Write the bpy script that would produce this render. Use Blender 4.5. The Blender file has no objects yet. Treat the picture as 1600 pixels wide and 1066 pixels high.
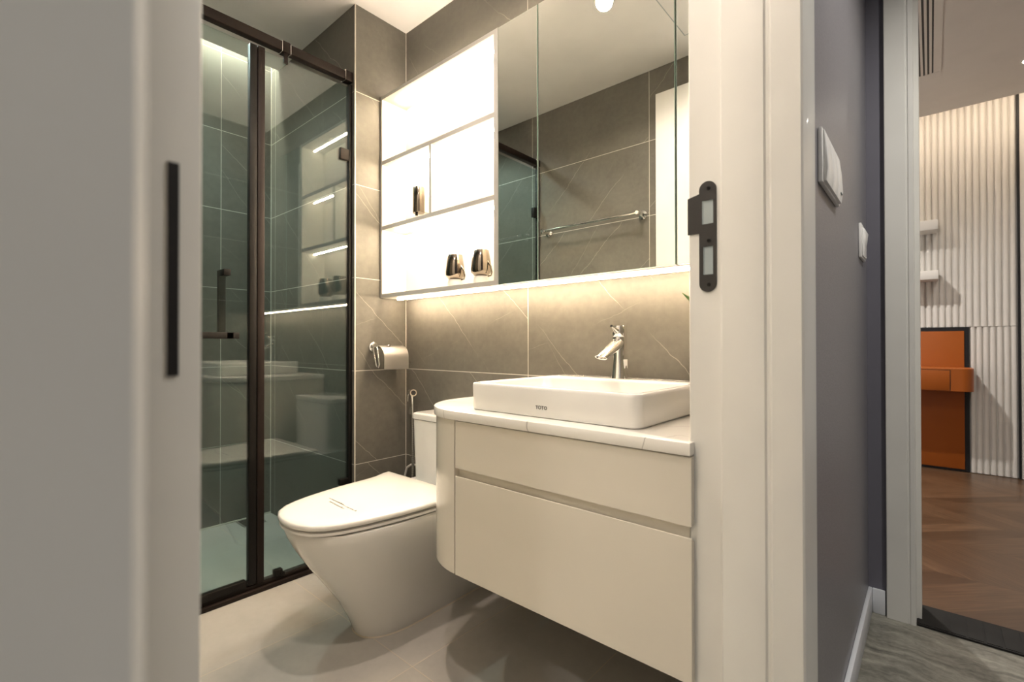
import bpy, bmesh, math, random
from mathutils import Vector, Matrix
random.seed(7)
S = bpy.context.scene
COL = S.collection
PI = math.pi

# ------------------------------------------------------------------ camera
YAW, PITCH, ROLL, FPX, EYE = .851176, .0064998, .0011031, 746.08, .914
_F0 = Vector((-math.cos(YAW), math.sin(YAW), 0)); _R0 = Vector((math.sin(YAW), math.cos(YAW), 0)); _U0 = Vector((0, 0, 1))
_F = _F0 * math.cos(PITCH) + _U0 * math.sin(PITCH); _U = _U0 * math.cos(PITCH) - _F0 * math.sin(PITCH)
_R = _R0 * math.cos(ROLL) - _U * math.sin(ROLL); _U2 = _U * math.cos(ROLL) + _R0 * math.sin(ROLL)
cam = bpy.data.cameras.new('camera'); cam.sensor_width = 36; cam.lens = FPX / 1600 * 36
cam.clip_start = .01
camo = bpy.data.objects.new('camera', cam); COL.objects.link(camo)
M3 = Matrix((_R, _U2, -_F)).transposed()
camo.matrix_world = Matrix.Translation((0, 0, EYE)) @ M3.to_4x4()
cam.dof.use_dof = True; cam.dof.focus_distance = 1.6; cam.dof.aperture_fstop = 4.8
S.camera = camo

# ------------------------------------------------------------------ exposure, world
S.view_settings.view_transform = 'Standard'; S.view_settings.look = 'None'
S.view_settings.gamma = 1; S.view_settings.exposure = 0.72; S.view_settings.use_curve_mapping = False
W = bpy.data.worlds.new('world'); S.world = W; W.use_nodes = True
W.node_tree.nodes['Background'].inputs[0].default_value = (.5, .5, .55, 1)
W.node_tree.nodes['Background'].inputs[1].default_value = .02

WARM = (1, .765, .535); NEUT = (1, .855, .735); COOL = (1, .955, .88)
LED = 72.0            # radiance of the LED strips
SHELF_LED = 185.0

def spot(name, loc, power, color, angle=120, blend=.6, radius=.035):
    l = bpy.data.lights.new(name, 'SPOT'); l.energy = power; l.color = color
    l.spot_size = math.radians(angle); l.spot_blend = blend; l.shadow_soft_size = radius
    o = bpy.data.objects.new(name, l); COL.objects.link(o); o.location = loc
    return o
CZ = 2.375            # bathroom ceiling
BATH_LAMPS = [((-1.03, .66), 28), ((-.52, .22), 25)]
SHOWER_LAMPS = [((-2.25, .45), 34)]
HALL_LAMPS = [((.50, -1.0), 36), ((.45, 1.25), 50)]
BED_LAMPS = [((-.69, 3.44), 98), ((.42, 3.78), 12)]
for (x, y), p in BATH_LAMPS: spot('downlight_beam', (x, y, CZ - .012), p, NEUT, 150, .7)
for (x, y), p in SHOWER_LAMPS: spot('downlight_beam', (x, y, CZ - .012), p, (.95, .98, .94), 140, .7)
for (x, y), p in HALL_LAMPS: spot('downlight_beam', (x, y, 2.438), p, COOL, 150, .7)
for (x, y), p in BED_LAMPS: spot('downlight_beam', (x, y, 2.438), p, (1, .94, .87), 140, .7)

# ------------------------------------------------------------------ node helpers
class NT:
    def __init__(s, name):
        s.m = bpy.data.materials.new(name); s.m.use_nodes = True
        s.t = s.m.node_tree; s.t.nodes.clear()
        s.out = s.t.nodes.new('ShaderNodeOutputMaterial')
    def n(s, typ, **kw):
        d = s.t.nodes.new('ShaderNode' + typ)
        for k, v in kw.items(): setattr(d, k, v)
        return d
    def put(s, sock, v):
        if isinstance(v, bpy.types.NodeSocket): s.t.links.new(v, sock)
        elif isinstance(v, (tuple, list)):
            v = tuple(v)
            if len(sock.default_value) == 4 and len(v) == 3: v = v + (1,)
            sock.default_value = v
        else: sock.default_value = v
    def math(s, op, a, b=0.0, c=0.0, clamp=False):
        d = s.n('Math', operation=op, use_clamp=clamp)
        s.put(d.inputs[0], a); s.put(d.inputs[1], b); s.put(d.inputs[2], c)
        return d.outputs[0]
    def mix(s, f, a, b):
        d = s.n('MixRGB'); s.put(d.inputs[0], f); s.put(d.inputs[1], a); s.put(d.inputs[2], b); return d.outputs[0]
    def noise(s, vec, scale, detail=3, rough=.55):
        d = s.n('TexNoise'); s.put(d.inputs['Vector'], vec); d.inputs['Scale'].default_value = scale
        d.inputs['Detail'].default_value = detail; d.inputs['Roughness'].default_value = rough
        return d.outputs['Fac']
    def ramp(s, f, lo, hi, a=0.0, b=1.0):
        d = s.n('MapRange'); s.put(d.inputs[0], f); s.put(d.inputs[1], lo); s.put(d.inputs[2], hi)
        s.put(d.inputs[3], a); s.put(d.inputs[4], b); return d.outputs[0]
    def pos(s):
        g = s.n('NewGeometry'); x = s.n('SeparateXYZ'); s.t.links.new(g.outputs['Position'], x.inputs[0])
        return g.outputs['Position'], x.outputs[0], x.outputs[1], x.outputs[2]
    def vec(s, a, b, c=0.0):
        d = s.n('CombineXYZ'); s.put(d.inputs[0], a); s.put(d.inputs[1], b); s.put(d.inputs[2], c); return d.outputs[0]
    def bsdf(s, color, rough=.5, metal=0.0, spec=.5, bump=None, coat=0.0, bstr=.2, bdist=.002):
        p = s.n('BsdfPrincipled')
        s.put(p.inputs['Base Color'], color); s.put(p.inputs['Roughness'], rough); s.put(p.inputs['Metallic'], metal)
        s.put(p.inputs['Specular IOR Level'], spec); s.put(p.inputs['Coat Weight'], coat)
        if coat: p.inputs['Coat Roughness'].default_value = .05
        if bump is not None:
            b = s.n('Bump'); b.inputs['Strength'].default_value = bstr; b.inputs['Distance'].default_value = bdist
            s.put(b.inputs['Height'], bump); s.t.links.new(b.outputs[0], p.inputs['Normal'])
        s.t.links.new(p.outputs[0], s.out.inputs[0]); return p

def plain(name, color, rough=.5, metal=0.0, spec=.5, coat=0.0, var=.03, scale=6.0):
    """solid finish with a slight procedural unevenness"""
    t = NT(name); p, x, y, z = t.pos()
    nz = t.noise(p, scale, 2)
    c = t.mix(t.ramp(nz, .3, .7), tuple(v * (1 - var) for v in color), tuple(min(1, v * (1 + var)) for v in color))
    r = t.ramp(nz, .3, .7, rough * .92, rough * 1.08)
    t.bsdf(c, r, metal, spec, coat=coat)
    return t.m

def emit(name, color, strength):
    t = NT(name); e = t.n('Emission'); t.put(e.inputs[0], color); e.inputs[1].default_value = strength
    t.t.links.new(e.outputs[0], t.out.inputs[0]); return t.m

def tile_mat(name, axis, u0, pu, base, base2, vein, grout, v0=0.0, pv=.4, rough=.62, v_axis='z', veins=1.0, flip=1, gw=.0013, seed=0.0):
    t = NT(name); p, x, y, z = t.pos()
    ax = {'x': x, 'y': y, 'z': z}; um = ax[axis]; vm = ax[v_axis]
    u = t.math('DIVIDE', t.math('SUBTRACT', um, u0), pu); v = t.math('DIVIDE', t.math('SUBTRACT', vm, v0), pv)
    fu = t.math('FRACT', u); fv = t.math('FRACT', v)
    du = t.math('MULTIPLY', t.math('SUBTRACT', .5, t.math('ABSOLUTE', t.math('SUBTRACT', fu, .5))), pu)
    dv = t.math('MULTIPLY', t.math('SUBTRACT', .5, t.math('ABSOLUTE', t.math('SUBTRACT', fv, .5))), pv)
    g = t.ramp(t.math('MINIMUM', du, dv), gw * .75, gw * 1.25, 1.0, 0.0)
    wn = t.n('TexWhiteNoise', noise_dimensions='2D')
    t.put(wn.inputs['Vector'], t.vec(t.math('FLOOR', u), t.math('FLOOR', v)))
    cs = t.n('SeparateXYZ'); t.t.links.new(wn.outputs['Color'], cs.inputs[0])
    pu_ = t.math('ADD', um, t.math('MULTIPLY', cs.outputs[0], 7.0)); pv_ = t.math('ADD', vm, t.math('MULTIPLY', cs.outputs[1], 9.0))
    pv2 = t.vec(pu_, pv_, seed)
    warp = t.math('MULTIPLY', t.math('SUBTRACT', t.noise(pv2, 5, 4, .6), .5), .055)
    def lines(a, sp, w, msk_scale, thr):
        d = t.math('ADD', t.math('ADD', t.math('MULTIPLY', pu_, math.cos(a)), t.math('MULTIPLY', pv_, flip * math.sin(a))), warp)
        k = t.math('DIVIDE', d, sp); f = t.math('ABSOLUTE', t.math('SUBTRACT', t.math('FRACT', k), .5))
        ln = t.ramp(t.math('MULTIPLY', f, sp), w * .3, w, 1.0, 0.0)
        mk = t.ramp(t.noise(t.vec(t.math('ADD', pu_, t.math('MULTIPLY', t.math('FLOOR', k), 3.7)), pv_, seed + 3), msk_scale, 1), thr, thr + .1)
        return t.math('MULTIPLY', ln, mk)
    vn = t.math('MAXIMUM', lines(.80, .27, .0016, 2.2, .44), t.math('MULTIPLY', lines(.62, .43, .0014, 3.0, .5), .7))
    vn = t.math('MAXIMUM', vn, t.math('MULTIPLY', lines(1.9, .61, .0010, 4.0, .52), .45))
    vn = t.math('MULTIPLY', vn, veins)
    cl = t.ramp(t.math('ADD', t.math('MULTIPLY', t.noise(pv2, 4, 5, .65), .65), t.math('MULTIPLY', t.noise(pv2, 38, 3, .6), .35)), .34, .66)
    c = t.mix(cl, base, base2)
    c = t.mix(t.math('MULTIPLY', vn, .36), c, vein)
    c = t.mix(g, c, grout)
    t.bsdf(c, t.math('ADD', t.ramp(cl, 0, 1, rough * .9, rough * 1.1), t.math('MULTIPLY', g, .3)), spec=.35,
           bump=t.math('SUBTRACT', 1.0, g), bstr=.25, bdist=.001)
    return t.m

TB, TB2, TV, TG = (.108, .103, .088), (.158, .150, .127), (.55, .52, .45), (.62, .60, .53)
M = {}
M['tile_x'] = tile_mat('grey_marble_tile_back', 'x', -1.109, .8, TB, TB2, TV, TG)
M['tile_side'] = tile_mat('grey_marble_tile_shower_side', 'x', -1.848, .8, TB, TB2, TV, TG, seed=2)
M['tile_front'] = tile_mat('grey_marble_tile_towel', 'x', -1.126, .8, TB, TB2, TV, TG, seed=5, flip=-1)
M['tile_y'] = tile_mat('grey_marble_tile_return', 'y', .555, .8, TB, TB2, TV, TG, seed=8)
M['tile_sh'] = tile_mat('grey_marble_tile_shower', 'y', .845, .8, TB, TB2, TV, TG, seed=11)
M['floor'] = tile_mat('grey_floor_tile', 'x', -1.109, .405, (.41, .39, .36), (.47, .45, .415), (.52, .50, .47), (.56, .50, .41), v0=.835, pv=.8,
                      v_axis='y', veins=.12, rough=.33, gw=.0014, seed=4)
M['ceil'] = plain('white_ceiling_paint', (.80, .79, .77), .7)
M['trimw'] = plain('white_grout_bead', (.62, .59, .52), .5)
M['frame'] = plain('white_satin_door_paint', (.74, .73, .69), .38, coat=.15)
M['leafpaint'] = plain('white_door_leaf_paint', (.80, .79, .75), .35, coat=.15)
M['chrome'] = plain('chrome', (.88, .87, .85), .06, 1.0, var=.01)
M['brushed'] = plain('brushed_steel', (.72, .70, .67), .38, 1.0, var=.03)
M['black'] = plain('black_anodised_metal', (.009, .008, .007), .5, 0.0, .18, var=.1)
M['brown'] = plain('dark_bronze_metal', (.015, .010, .008), .5, 0.0, .18, var=.1)
M['lock'] = plain('matt_black_lock_metal', (.022, .020, .019), .42, .2, var=.1)
M['zinc'] = plain('grey_strike_box', (.36, .42, .43), .5)
M['ceramic'] = plain('white_glazed_ceramic', (.80, .785, .75), .07, spec=.55, var=.01)
M['plastic'] = plain('white_seat_plastic', (.82, .80, .76), .16, var=.01)
M['lacquer'] = plain('cream_gloss_lacquer', (.70, .655, .565), .16, spec=.5, coat=.3, var=.01)
M['cab'] = plain('white_cabinet_laminate', (.78, .76, .71), .4, var=.01)
M['edge'] = plain('grey_front_faces', (.50, .485, .45), .45)  # greyer tone given to the front-facing faces of the white cabinet
M['led'] = emit('warm_led_diffuser', WARM, LED)
M['led_top'] = emit('warm_top_led_diffuser', (1, .82, .64), 60)
M['led_shelf'] = emit('warm_shelf_led_diffuser', (1, .795, .56), SHELF_LED)
M['led_cove'] = emit('warm_cove_led', (1, .85, .70), 130)
M['led_bed'] = emit('warm_bedroom_cove_led', (1, .82, .62), 13)
M['lamp'] = emit('downlight_lens', (1, .92, .8), 22)
M['purple'] = None
M['grass'] = plain('leaf_green', (.06, .14, .035), .4, var=.2, scale=30)
M['stem'] = plain('stem_green', (.10, .17, .05), .5, var=.2, scale=30)
M['petal'] = plain('cream_petal', (.80, .74, .52), .6, var=.1, scale=40)
M['ink'] = plain('dark_print_ink', (.06, .055, .05), .6)
M['fadedink'] = plain('grey_print_ink', (.22, .20, .18), .6)
M['orange'] = plain('orange_lacquer', (.36, .090, .010), .38, var=.02)
M['blackgap'] = plain('black_lacquer', (.006, .006, .008), .5)
M['flute'] = plain('off_white_fluted_panel', (.72, .70, .665), .45, var=.015)
M['skirt'] = plain('white_skirting', (.72, .74, .78), .4)
M['switch'] = plain('white_switch_plastic', (.86, .85, .83), .3)
M['rubber'] = plain('black_rubber', (.008, .007, .006), .85)
M['cup'] = plain('smoked_chrome', (.24, .205, .17), .14, 1.0, var=.05)
M['seal'] = plain('clear_sealant', (.55, .48, .38), .4)
M['bedceil'] = plain('bedroom_ceiling_paint', (.74, .70, .66), .55)

def mk_purple():
    t = NT('grey_purple_wallpaper'); p, x, y, z = t.pos()
    a = t.noise(t.vec(t.math('MULTIPLY', y, 1.0), t.math('MULTIPLY', z, 2.4), x), 130, 2)
    b = t.noise(p, 260, 2)
    h = t.math('ADD', t.math('MULTIPLY', a, .6), t.math('MULTIPLY', b, .4))
    c = t.mix(t.ramp(h, .35, .65), (.185, .180, .200), (.235, .228, .248))
    t.bsdf(c, .36, spec=.5, bump=h, bstr=.35, bdist=.002); return t.m
M['purple'] = mk_purple()
def mk_paint():
    t = NT('grey_purple_paint'); p, x, y, z = t.pos()
    c = t.mix(t.ramp(t.noise(p, 5, 2), .3, .7), (.150, .147, .178), (.160, .157, .188)); t.bsdf(c, .55, spec=.3); return t.m
M['purple_flat'] = mk_paint()
def mk_glass():
    """clear greenish toughened glass: a mirror-like film over a tinted pane"""
    t = NT('tinted_shower_glass'); lw = t.n('LayerWeight'); lw.inputs['Blend'].default_value = .5
    p5 = t.math('POWER', lw.outputs['Facing'], 5.0)
    f = t.math('ADD', .078, t.math('MULTIPLY', p5, .85), clamp=True)
    tr = t.n('BsdfTransparent'); t.put(tr.inputs[0], (.755, .855, .845))
    gl = t.n('BsdfGlossy'); gl.inputs['Roughness'].default_value = 0.0; t.put(gl.inputs['Color'], (1, 1, 1))
    mx = t.n('MixShader'); t.put(mx.inputs[0], f); t.t.links.new(tr.outputs[0], mx.inputs[1]); t.t.links.new(gl.outputs[0], mx.inputs[2])
    t.t.links.new(mx.outputs[0], t.out.inputs[0]); return t.m
M['glass'] = mk_glass()
def mk_mirror():
    t = NT('silvered_mirror'); gl = t.n('BsdfGlossy'); gl.inputs['Roughness'].default_value = 0.0
    t.put(gl.inputs['Color'], (.88, .90, .875)); t.t.links.new(gl.outputs[0], t.out.inputs[0]); return t.m
M['mirror'] = mk_mirror()
M['glassedge'] = plain('green_glass_edge', (.36, .52, .44), .15)
def mk_quartz():
    t = NT('white_quartz'); p, x, y, z = t.pos()
    w = t.math('MULTIPLY', t.math('SUBTRACT', t.noise(p, 7, 3), .5), .16)
    d = t.math('ADD', t.math('ADD', x, t.math('MULTIPLY', y, -.9)), w)
    f = t.math('ABSOLUTE', t.math('SUBTRACT', t.math('FRACT', t.math('DIVIDE', d, .135)), .5))
    l = t.math('MULTIPLY', t.ramp(f, .004, .018, 1, 0), t.ramp(t.noise(p, 6, 1), .38, .55))
    c = t.mix(t.math('MULTIPLY', l, .75), (.82, .80, .75), (.36, .34, .31)); t.bsdf(c, .18, spec=.5); return t.m
M['quartz'] = mk_quartz()
def mk_herring():
    t = NT('herringbone_oak'); p, x, y, z = t.pos(); wdt = .40
    k = t.math('DIVIDE', t.math('SUBTRACT', y, 2.16), wdt); band = t.math('FLOOR', k); fr = t.math('SUBTRACT', k, band)
    sg = t.math('SUBTRACT', t.math('MULTIPLY', t.math('MODULO', t.math('ABSOLUTE', band), 2.0), 2.0), 1.0)
    q = t.math('ADD', x, t.math('MULTIPLY', t.math('MULTIPLY', fr, wdt), sg))
    pl = t.math('DIVIDE', q, .13); pid = t.math('FLOOR', pl)
    wn = t.n('TexWhiteNoise', noise_dimensions='2D'); t.put(wn.inputs['Vector'], t.vec(pid, band))
    along = t.math('MULTIPLY', fr, wdt)
    gr = t.noise(t.vec(t.math('MULTIPLY', q, 14.0), t.math('MULTIPLY', along, 1.6), wn.outputs['Value']), 5, 4, .6)
    c = t.mix(t.ramp(gr, .3, .7), (.085, .046, .024), (.19, .112, .064))
    c = t.mix(t.math('MULTIPLY', wn.outputs['Value'], .75), c, (.062, .034, .018))
    e = t.ramp(t.math('ABSOLUTE', t.math('SUBTRACT', t.math('FRACT', pl), .5)), .480, .495, 0, 1)
    e2 = t.ramp(t.math('ABSOLUTE', t.math('SUBTRACT', fr, .5)), .492, .498, 0, 1)
    c = t.mix(t.math('MULTIPLY', t.math('MAXIMUM', e, e2), .6), c, (.05, .025, .012))
    t.bsdf(c, .30, spec=.45); return t.m
M['herring'] = mk_herring()
def mk_stone():
    t = NT('grey_travertine_tile'); p, x, y, z = t.pos()
    w = t.noise(p, 5, 4, .6)
    v = t.vec(t.math('MULTIPLY', x, 2.2), t.math('ADD', t.math('MULTIPLY', y, 13.0), t.math('MULTIPLY', w, 2.2)), 0.0)
    a = t.noise(v, 2.0, 6, .66); b = t.noise(p, 55, 4, .7)
    h = t.math('ADD', t.math('MULTIPLY', a, .75), t.math('MULTIPLY', b, .25))
    c = t.mix(t.ramp(h, .36, .66), (.095, .092, .078), (.36, .345, .29)); t.bsdf(c, .4, spec=.4); return t.m
M['stone'] = mk_stone()
def mk_braid():
    t = NT('braided_steel_hose'); p, x, y, z = t.pos()
    f = t.math('FRACT', t.math('MULTIPLY', z, 230.0)); c = t.mix(t.ramp(f, .35, .65), (.75, .74, .72), (.28, .27, .26))
    t.bsdf(c, .3, 1.0); return t.m
M['braid'] = mk_braid()

# ------------------------------------------------------------------ mesh helpers
class MB:
    def __init__(s): s.b = bmesh.new(); s.mats = []
    def mi(s, m):
        if m is None: return 0
        if m not in s.mats: s.mats.append(m)
        return s.mats.index(m)
    def box(s, x0, x1, y0, y1, z0, z1, m=None, bev=0.0, seg=2):
        t = bmesh.new()
        r = bmesh.ops.create_cube(t, size=1)
        for v in t.verts:
            v.co = Vector(((x0 + x1) / 2 + v.co.x * (x1 - x0), (y0 + y1) / 2 + v.co.y * (y1 - y0), (z0 + z1) / 2 + v.co.z * (z1 - z0)))
        if bev: bmesh.ops.bevel(t, geom=list(t.edges), offset=bev, segments=seg, affect='EDGES', profile=.5)
        return s.merge(t, m)
    def merge(s, t, m=None, mat=None):
        i = s.mi(m); mp = {}
        for v in t.verts: mp[v] = s.b.verts.new(mat @ v.co if mat else v.co)
        out = []
        for f in t.faces:
            try:
                nf = s.b.faces.new([mp[v] for v in f.verts]); nf.material_index = i; out.append(nf)
            except ValueError: pass
        t.free(); return out
    def loft(s, rings, m=None, cap0=True, cap1=True, closed=True):
        i = s.mi(m); vs = [[s.b.verts.new(p) for p in r] for r in rings]; n = len(rings[0])
        for a, b in zip(vs, vs[1:]):
            for k in range(n if closed else n - 1):
                f = s.b.faces.new((a[k], a[(k + 1) % n], b[(k + 1) % n], b[k])); f.material_index = i
        if cap0 and closed: s.b.faces.new(list(reversed(vs[0]))).material_index = i
        if cap1 and closed: s.b.faces.new(vs[-1]).material_index = i
        return vs
    def prism(s, poly, z0, z1, m=None, axis='z', bev=0.0, seg=2):
        t = bmesh.new()
        def P(a, b, c): return {'z': (a, b, c), 'y': (a, c, b), 'x': (c, a, b)}[axis]
        lo = [t.verts.new(P(a, b, z0)) for a, b in poly]; hi = [t.verts.new(P(a, b, z1)) for a, b in poly]; n = len(poly)
        t.faces.new(list(reversed(lo))); t.faces.new(hi)
        for k in range(n): t.faces.new((lo[k], lo[(k + 1) % n], hi[(k + 1) % n], hi[k]))
        bmesh.ops.recalc_face_normals(t, faces=t.faces)
        if bev:
            es = [e for e in t.edges if (e.verts[0] in lo) == (e.verts[1] in lo)]
            bmesh.ops.bevel(t, geom=es, offset=bev, segments=seg, affect='EDGES', profile=.5)
        return s.merge(t, m)
    def tube(s, pts, r, m=None, n=12, cap=True):
        pts = [Vector(p) for p in pts]; rs = r if isinstance(r, (list, tuple)) else [r] * len(pts)
        rings = []; up = None
        for k, p in enumerate(pts):
            d = (pts[min(k + 1, len(pts) - 1)] - pts[max(k - 1, 0)]).normalized()
            if up is None:
                up = Vector((0, 0, 1)) if abs(d.z) < .9 else Vector((1, 0, 0))
            a = d.cross(up).normalized(); up = a.cross(d).normalized()
            rings.append([p + (a * math.cos(2 * PI * j / n) + up * math.sin(2 * PI * j / n)) * rs[k] for j in range(n)])
        return s.loft(rings, m, cap, cap)
    def lathe(s, prof, c=(0, 0, 0), m=None, n=32, axis='z', cap=True):
        rings = []
        for r, h in prof:
            ring = []
            for j in range(n):
                a = 2 * PI * j / n; u, v = r * math.cos(a), r * math.sin(a)
                q = {'z': (u, v, h), 'y': (u, h, v), 'x': (h, u, v)}[axis]
                ring.append((c[0] + q[0], c[1] + q[1], c[2] + q[2]))
            rings.append(ring)
        return s.loft(rings, m, cap, cap)
    def build(s, name, m=None, parent=None, smooth=35):
        bmesh.ops.remove_doubles(s.b, verts=s.b.verts, dist=1e-6)
        bmesh.ops.recalc_face_normals(s.b, faces=s.b.faces)
        me = bpy.data.meshes.new(name); s.b.to_mesh(me); s.b.free()
        mats = s.mats if s.mats else [m]
        for k in mats: me.materials.append(k)
        if smooth:
            me.shade_smooth(); me.set_sharp_from_angle(angle=math.radians(smooth))
        o = bpy.data.objects.new(name, me); COL.objects.link(o)
        if parent: adopt(o, parent)
        return o
def adopt(o, parent):
    """make o a part of parent; meshes are drawn in world space, so move them into the thing's own space"""
    root = parent
    while root.parent: root = root.parent
    o.data.transform(Matrix.Translation(-Vector(root.location)))
    o.parent = parent
def thing(name, label, cat, loc, group=None):
    o = bpy.data.objects.new(name, None); COL.objects.link(o); o.location = loc; o.empty_display_size = .05
    return tag(o, label, cat, group)
def tag(o, label, cat, group=None):
    o['label'] = label; o['category'] = cat
    if group: o['group'] = group
    return o
def struct(o, label=None):
    o['kind'] = 'structure'
    if label: o['label'] = label
    return o
def box(name, x0, x1, y0, y1, z0, z1, m, parent=None, bev=0.0, seg=2):
    b = MB(); b.box(x0, x1, y0, y1, z0, z1, None, bev, seg); return b.build(name, m, parent)
def dup(root, delta, label, group=None):
    r = root.copy(); COL.objects.link(r); r.location = Vector(root.location) + Vector(delta); r['label'] = label
    if group: r['group'] = group
    for ch in list(root.children):
        c = ch.copy(); COL.objects.link(c); c.parent = r
        for g in ch.children:
            d = g.copy(); COL.objects.link(d); d.parent = c
    return r
def rrect(x0, x1, y0, y1, r, z, n=6):
    pts = []
    for cx, cy, a0 in ((x1 - r, y1 - r, 0), (x0 + r, y1 - r, 90), (x0 + r, y0 + r, 180), (x1 - r, y0 + r, 270)):
        for k in range(n + 1):
            a = math.radians(a0 + 90 * k / n); pts.append((cx + r * math.cos(a), cy + r * math.sin(a), z))
    return pts
def arc(cx, cy, r, a0, a1, n=12):
    return [(cx + r * math.cos(math.radians(a0 + (a1 - a0) * k / n)), cy + r * math.sin(math.radians(a0 + (a1 - a0) * k / n))) for k in range(n + 1)]

# ------------------------------------------------------------------ the setting
XB, YB, XR, YT = -2.70, 1.355, -.319, .030      # shower back, basin wall, door wall (room face), towel wall
XRET, YRET = -1.848, 1.090
struct(box('floor_bathroom', XB - .1, -.262, YT - .1, YB + .1, -.08, 0, M['floor']), 'pale grey tiled bathroom floor')
struct(box('wall_basin', XRET, -.262, YB, YB + .1, 0, 2.6, M['tile_x']), 'dark grey veined tile wall behind the basin and mirror cabinet')
b = MB(); b.box(XB - .1, XRET, YRET, YB + .1, 0, 2.6)
o = b.build('wall_return', M['tile_side'], None, 0)
o.data.materials.append(M['tile_y'])
for f in o.data.polygons:
    if f.normal.x > .9: f.material_index = 1
struct(o, 'dark grey tiled return wall carrying the paper holder')
struct(box('wall_shower_back', XB - .1, XB, YT - .1, YRET, 0, 2.6, M['tile_sh']), 'dark grey tiled back wall of the shower')
struct(box('wall_towel', XB - .1, -.262, YT - .1, YT, 0, 2.6, M['tile_front']), 'dark grey tiled wall with the towel rail')
b = MB(); b.box(XR, -.262, .850, YB, 0, 2.6); b.box(XR, -.262, YT, .850, 2.225, 2.6)
struct(b.build('wall_door', M['tile_y']), 'tiled inner face of the door wall')
b = MB()
b.box(XB + .09, XR, YT, YB, CZ, CZ + .08)
o = b.build('ceiling_bathroom', M['ceil']); struct(o, 'white bathroom ceiling stopping short of the shower back wall')
struct(box('ceiling_cove', XB, XB + .09, YT, YRET, 2.56, 2.60, M['ceil']), 'top of the light slot in the shower ceiling')
# corner beads
struct(box('trim_1', XRET - .004, XRET + .0005, YRET - .0005, YRET + .004, 0, CZ, M['trimw']), 'thin pale corner bead on the tiled return wall')
struct(box('trim_2', XRET - .001, XRET + .0022, YB - .0022, YB, 0, CZ, M['trimw']), 'pale grout joint in the corner beside the basin wall')
struct(box('trim_3', XB - .001, XB + .003, YRET - .003, YRET, 0, 2.5, M['trimw']), 'pale grout joint in the shower corner')
struct(box('trim_4', XB - .001, XB + .006, YT, YRET, 0, .007, M['trimw']), 'pale grout joint along the shower floor')
# corridor
XC = -.165
b = MB(); b.box(-.262, XC, .850, 2.045, 0, 2.6); b.box(-.262, XC, -1.7, .018, 0, 2.6); b.box(-.262, XC, .018, .850, 2.225, 2.6)
struct(b.build('wall_corridor_left', M['purple']), 'textured grey purple corridor wall beside the bathroom door')
b = MB(); b.box(-.262, -.060, 2.045, 2.185, 0, 2.6); b.box(-.060, .86, 2.045, 2.185, 2.23, 2.6); b.box(.86, 1.5, 2.045, 2.185, 0, 2.6)
struct(b.build('wall_corridor_end', M['purple_flat']), 'smooth grey purple end wall of the corridor')
struct(box('wall_corridor_right', 1.4, 1.5, -1.7, 2.045, 0, 2.6, M['purple_flat']), 'grey purple corridor wall opposite the bathroom')
struct(box('wall_corridor_back', -.262, 1.5, -1.8, -1.7, 0, 2.6, M['ceil']), 'pale wall at the near end of the corridor')
struct(box('floor_corridor', -.262, 1.5, -1.7, 2.045, -.08, 0, M['stone']), 'streaky grey stone tile corridor floor')
struct(box('ceiling_corridor', -.262, 1.5, -1.7, 2.045, 2.45, 2.6, M['ceil']), 'white corridor ceiling')
struct(box('baseboard_left', XC, XC + .012, .965, 2.045, 0, .082, M['skirt'], None, .003), 'white baseboard along the textured corridor wall')
struct(box('baseboard_end', XC + .012, -.118, 2.033, 2.045, 0, .082, M['skirt'], None, .003), 'short white baseboard on the corridor end wall')
# bathroom door frame: jamb with rebate, stop, casing
fr = bpy.data.objects.new('door_frame', None); COL.objects.link(fr); fr.location = (-.23, .85, 0); struct(fr, 'white bathroom door frame')
def jamb(y0, sgn, name):
    """plan profile of the lining and the corridor casing; sgn +1 = right side of the opening"""
    Y = lambda d: y0 + sgn * d
    pts = [(-.3225, Y(.016)), (-.3225, Y(.010)), (-.3205, Y(.0075)), (-.270, Y(.0075)), (-.2665, Y(.0055)), (-.2645, Y(.001)), (-.2625, Y(0)),
           (-.1995, Y(0)), (-.1965, Y(.0035)), (-.1925, Y(.0035)), (-.1885, Y(.0)), (-.1475, Y(0)), (-.1445, Y(.003)), (-.1435, Y(.020)),
           (-.1435, Y(.095)), (-.1465, Y(.112)), (-.1520, Y(.118)), (XC + .0005, Y(.118)), (XC + .0005, Y(.016))]
    b = MB(); b.prism(pts, 0, 2.225 if True else 0, None); return b.build(name, M['frame'], fr, 30)
jamb(.838, 1, 'side_jamb'); jamb(.0295, -1, 'side_jamb')
b = MB(); b.box(-.3225, -.262, .018, .850, 2.2185, 2.2245); b.box(-.2625, -.1435, .018, .850, 2.205, 2.2245); b.box(XC + .0005, -.1435, -.09, .956, 2.2245, 2.33, None, .002)
b.build('head_jamb', M['frame'], fr)
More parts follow.
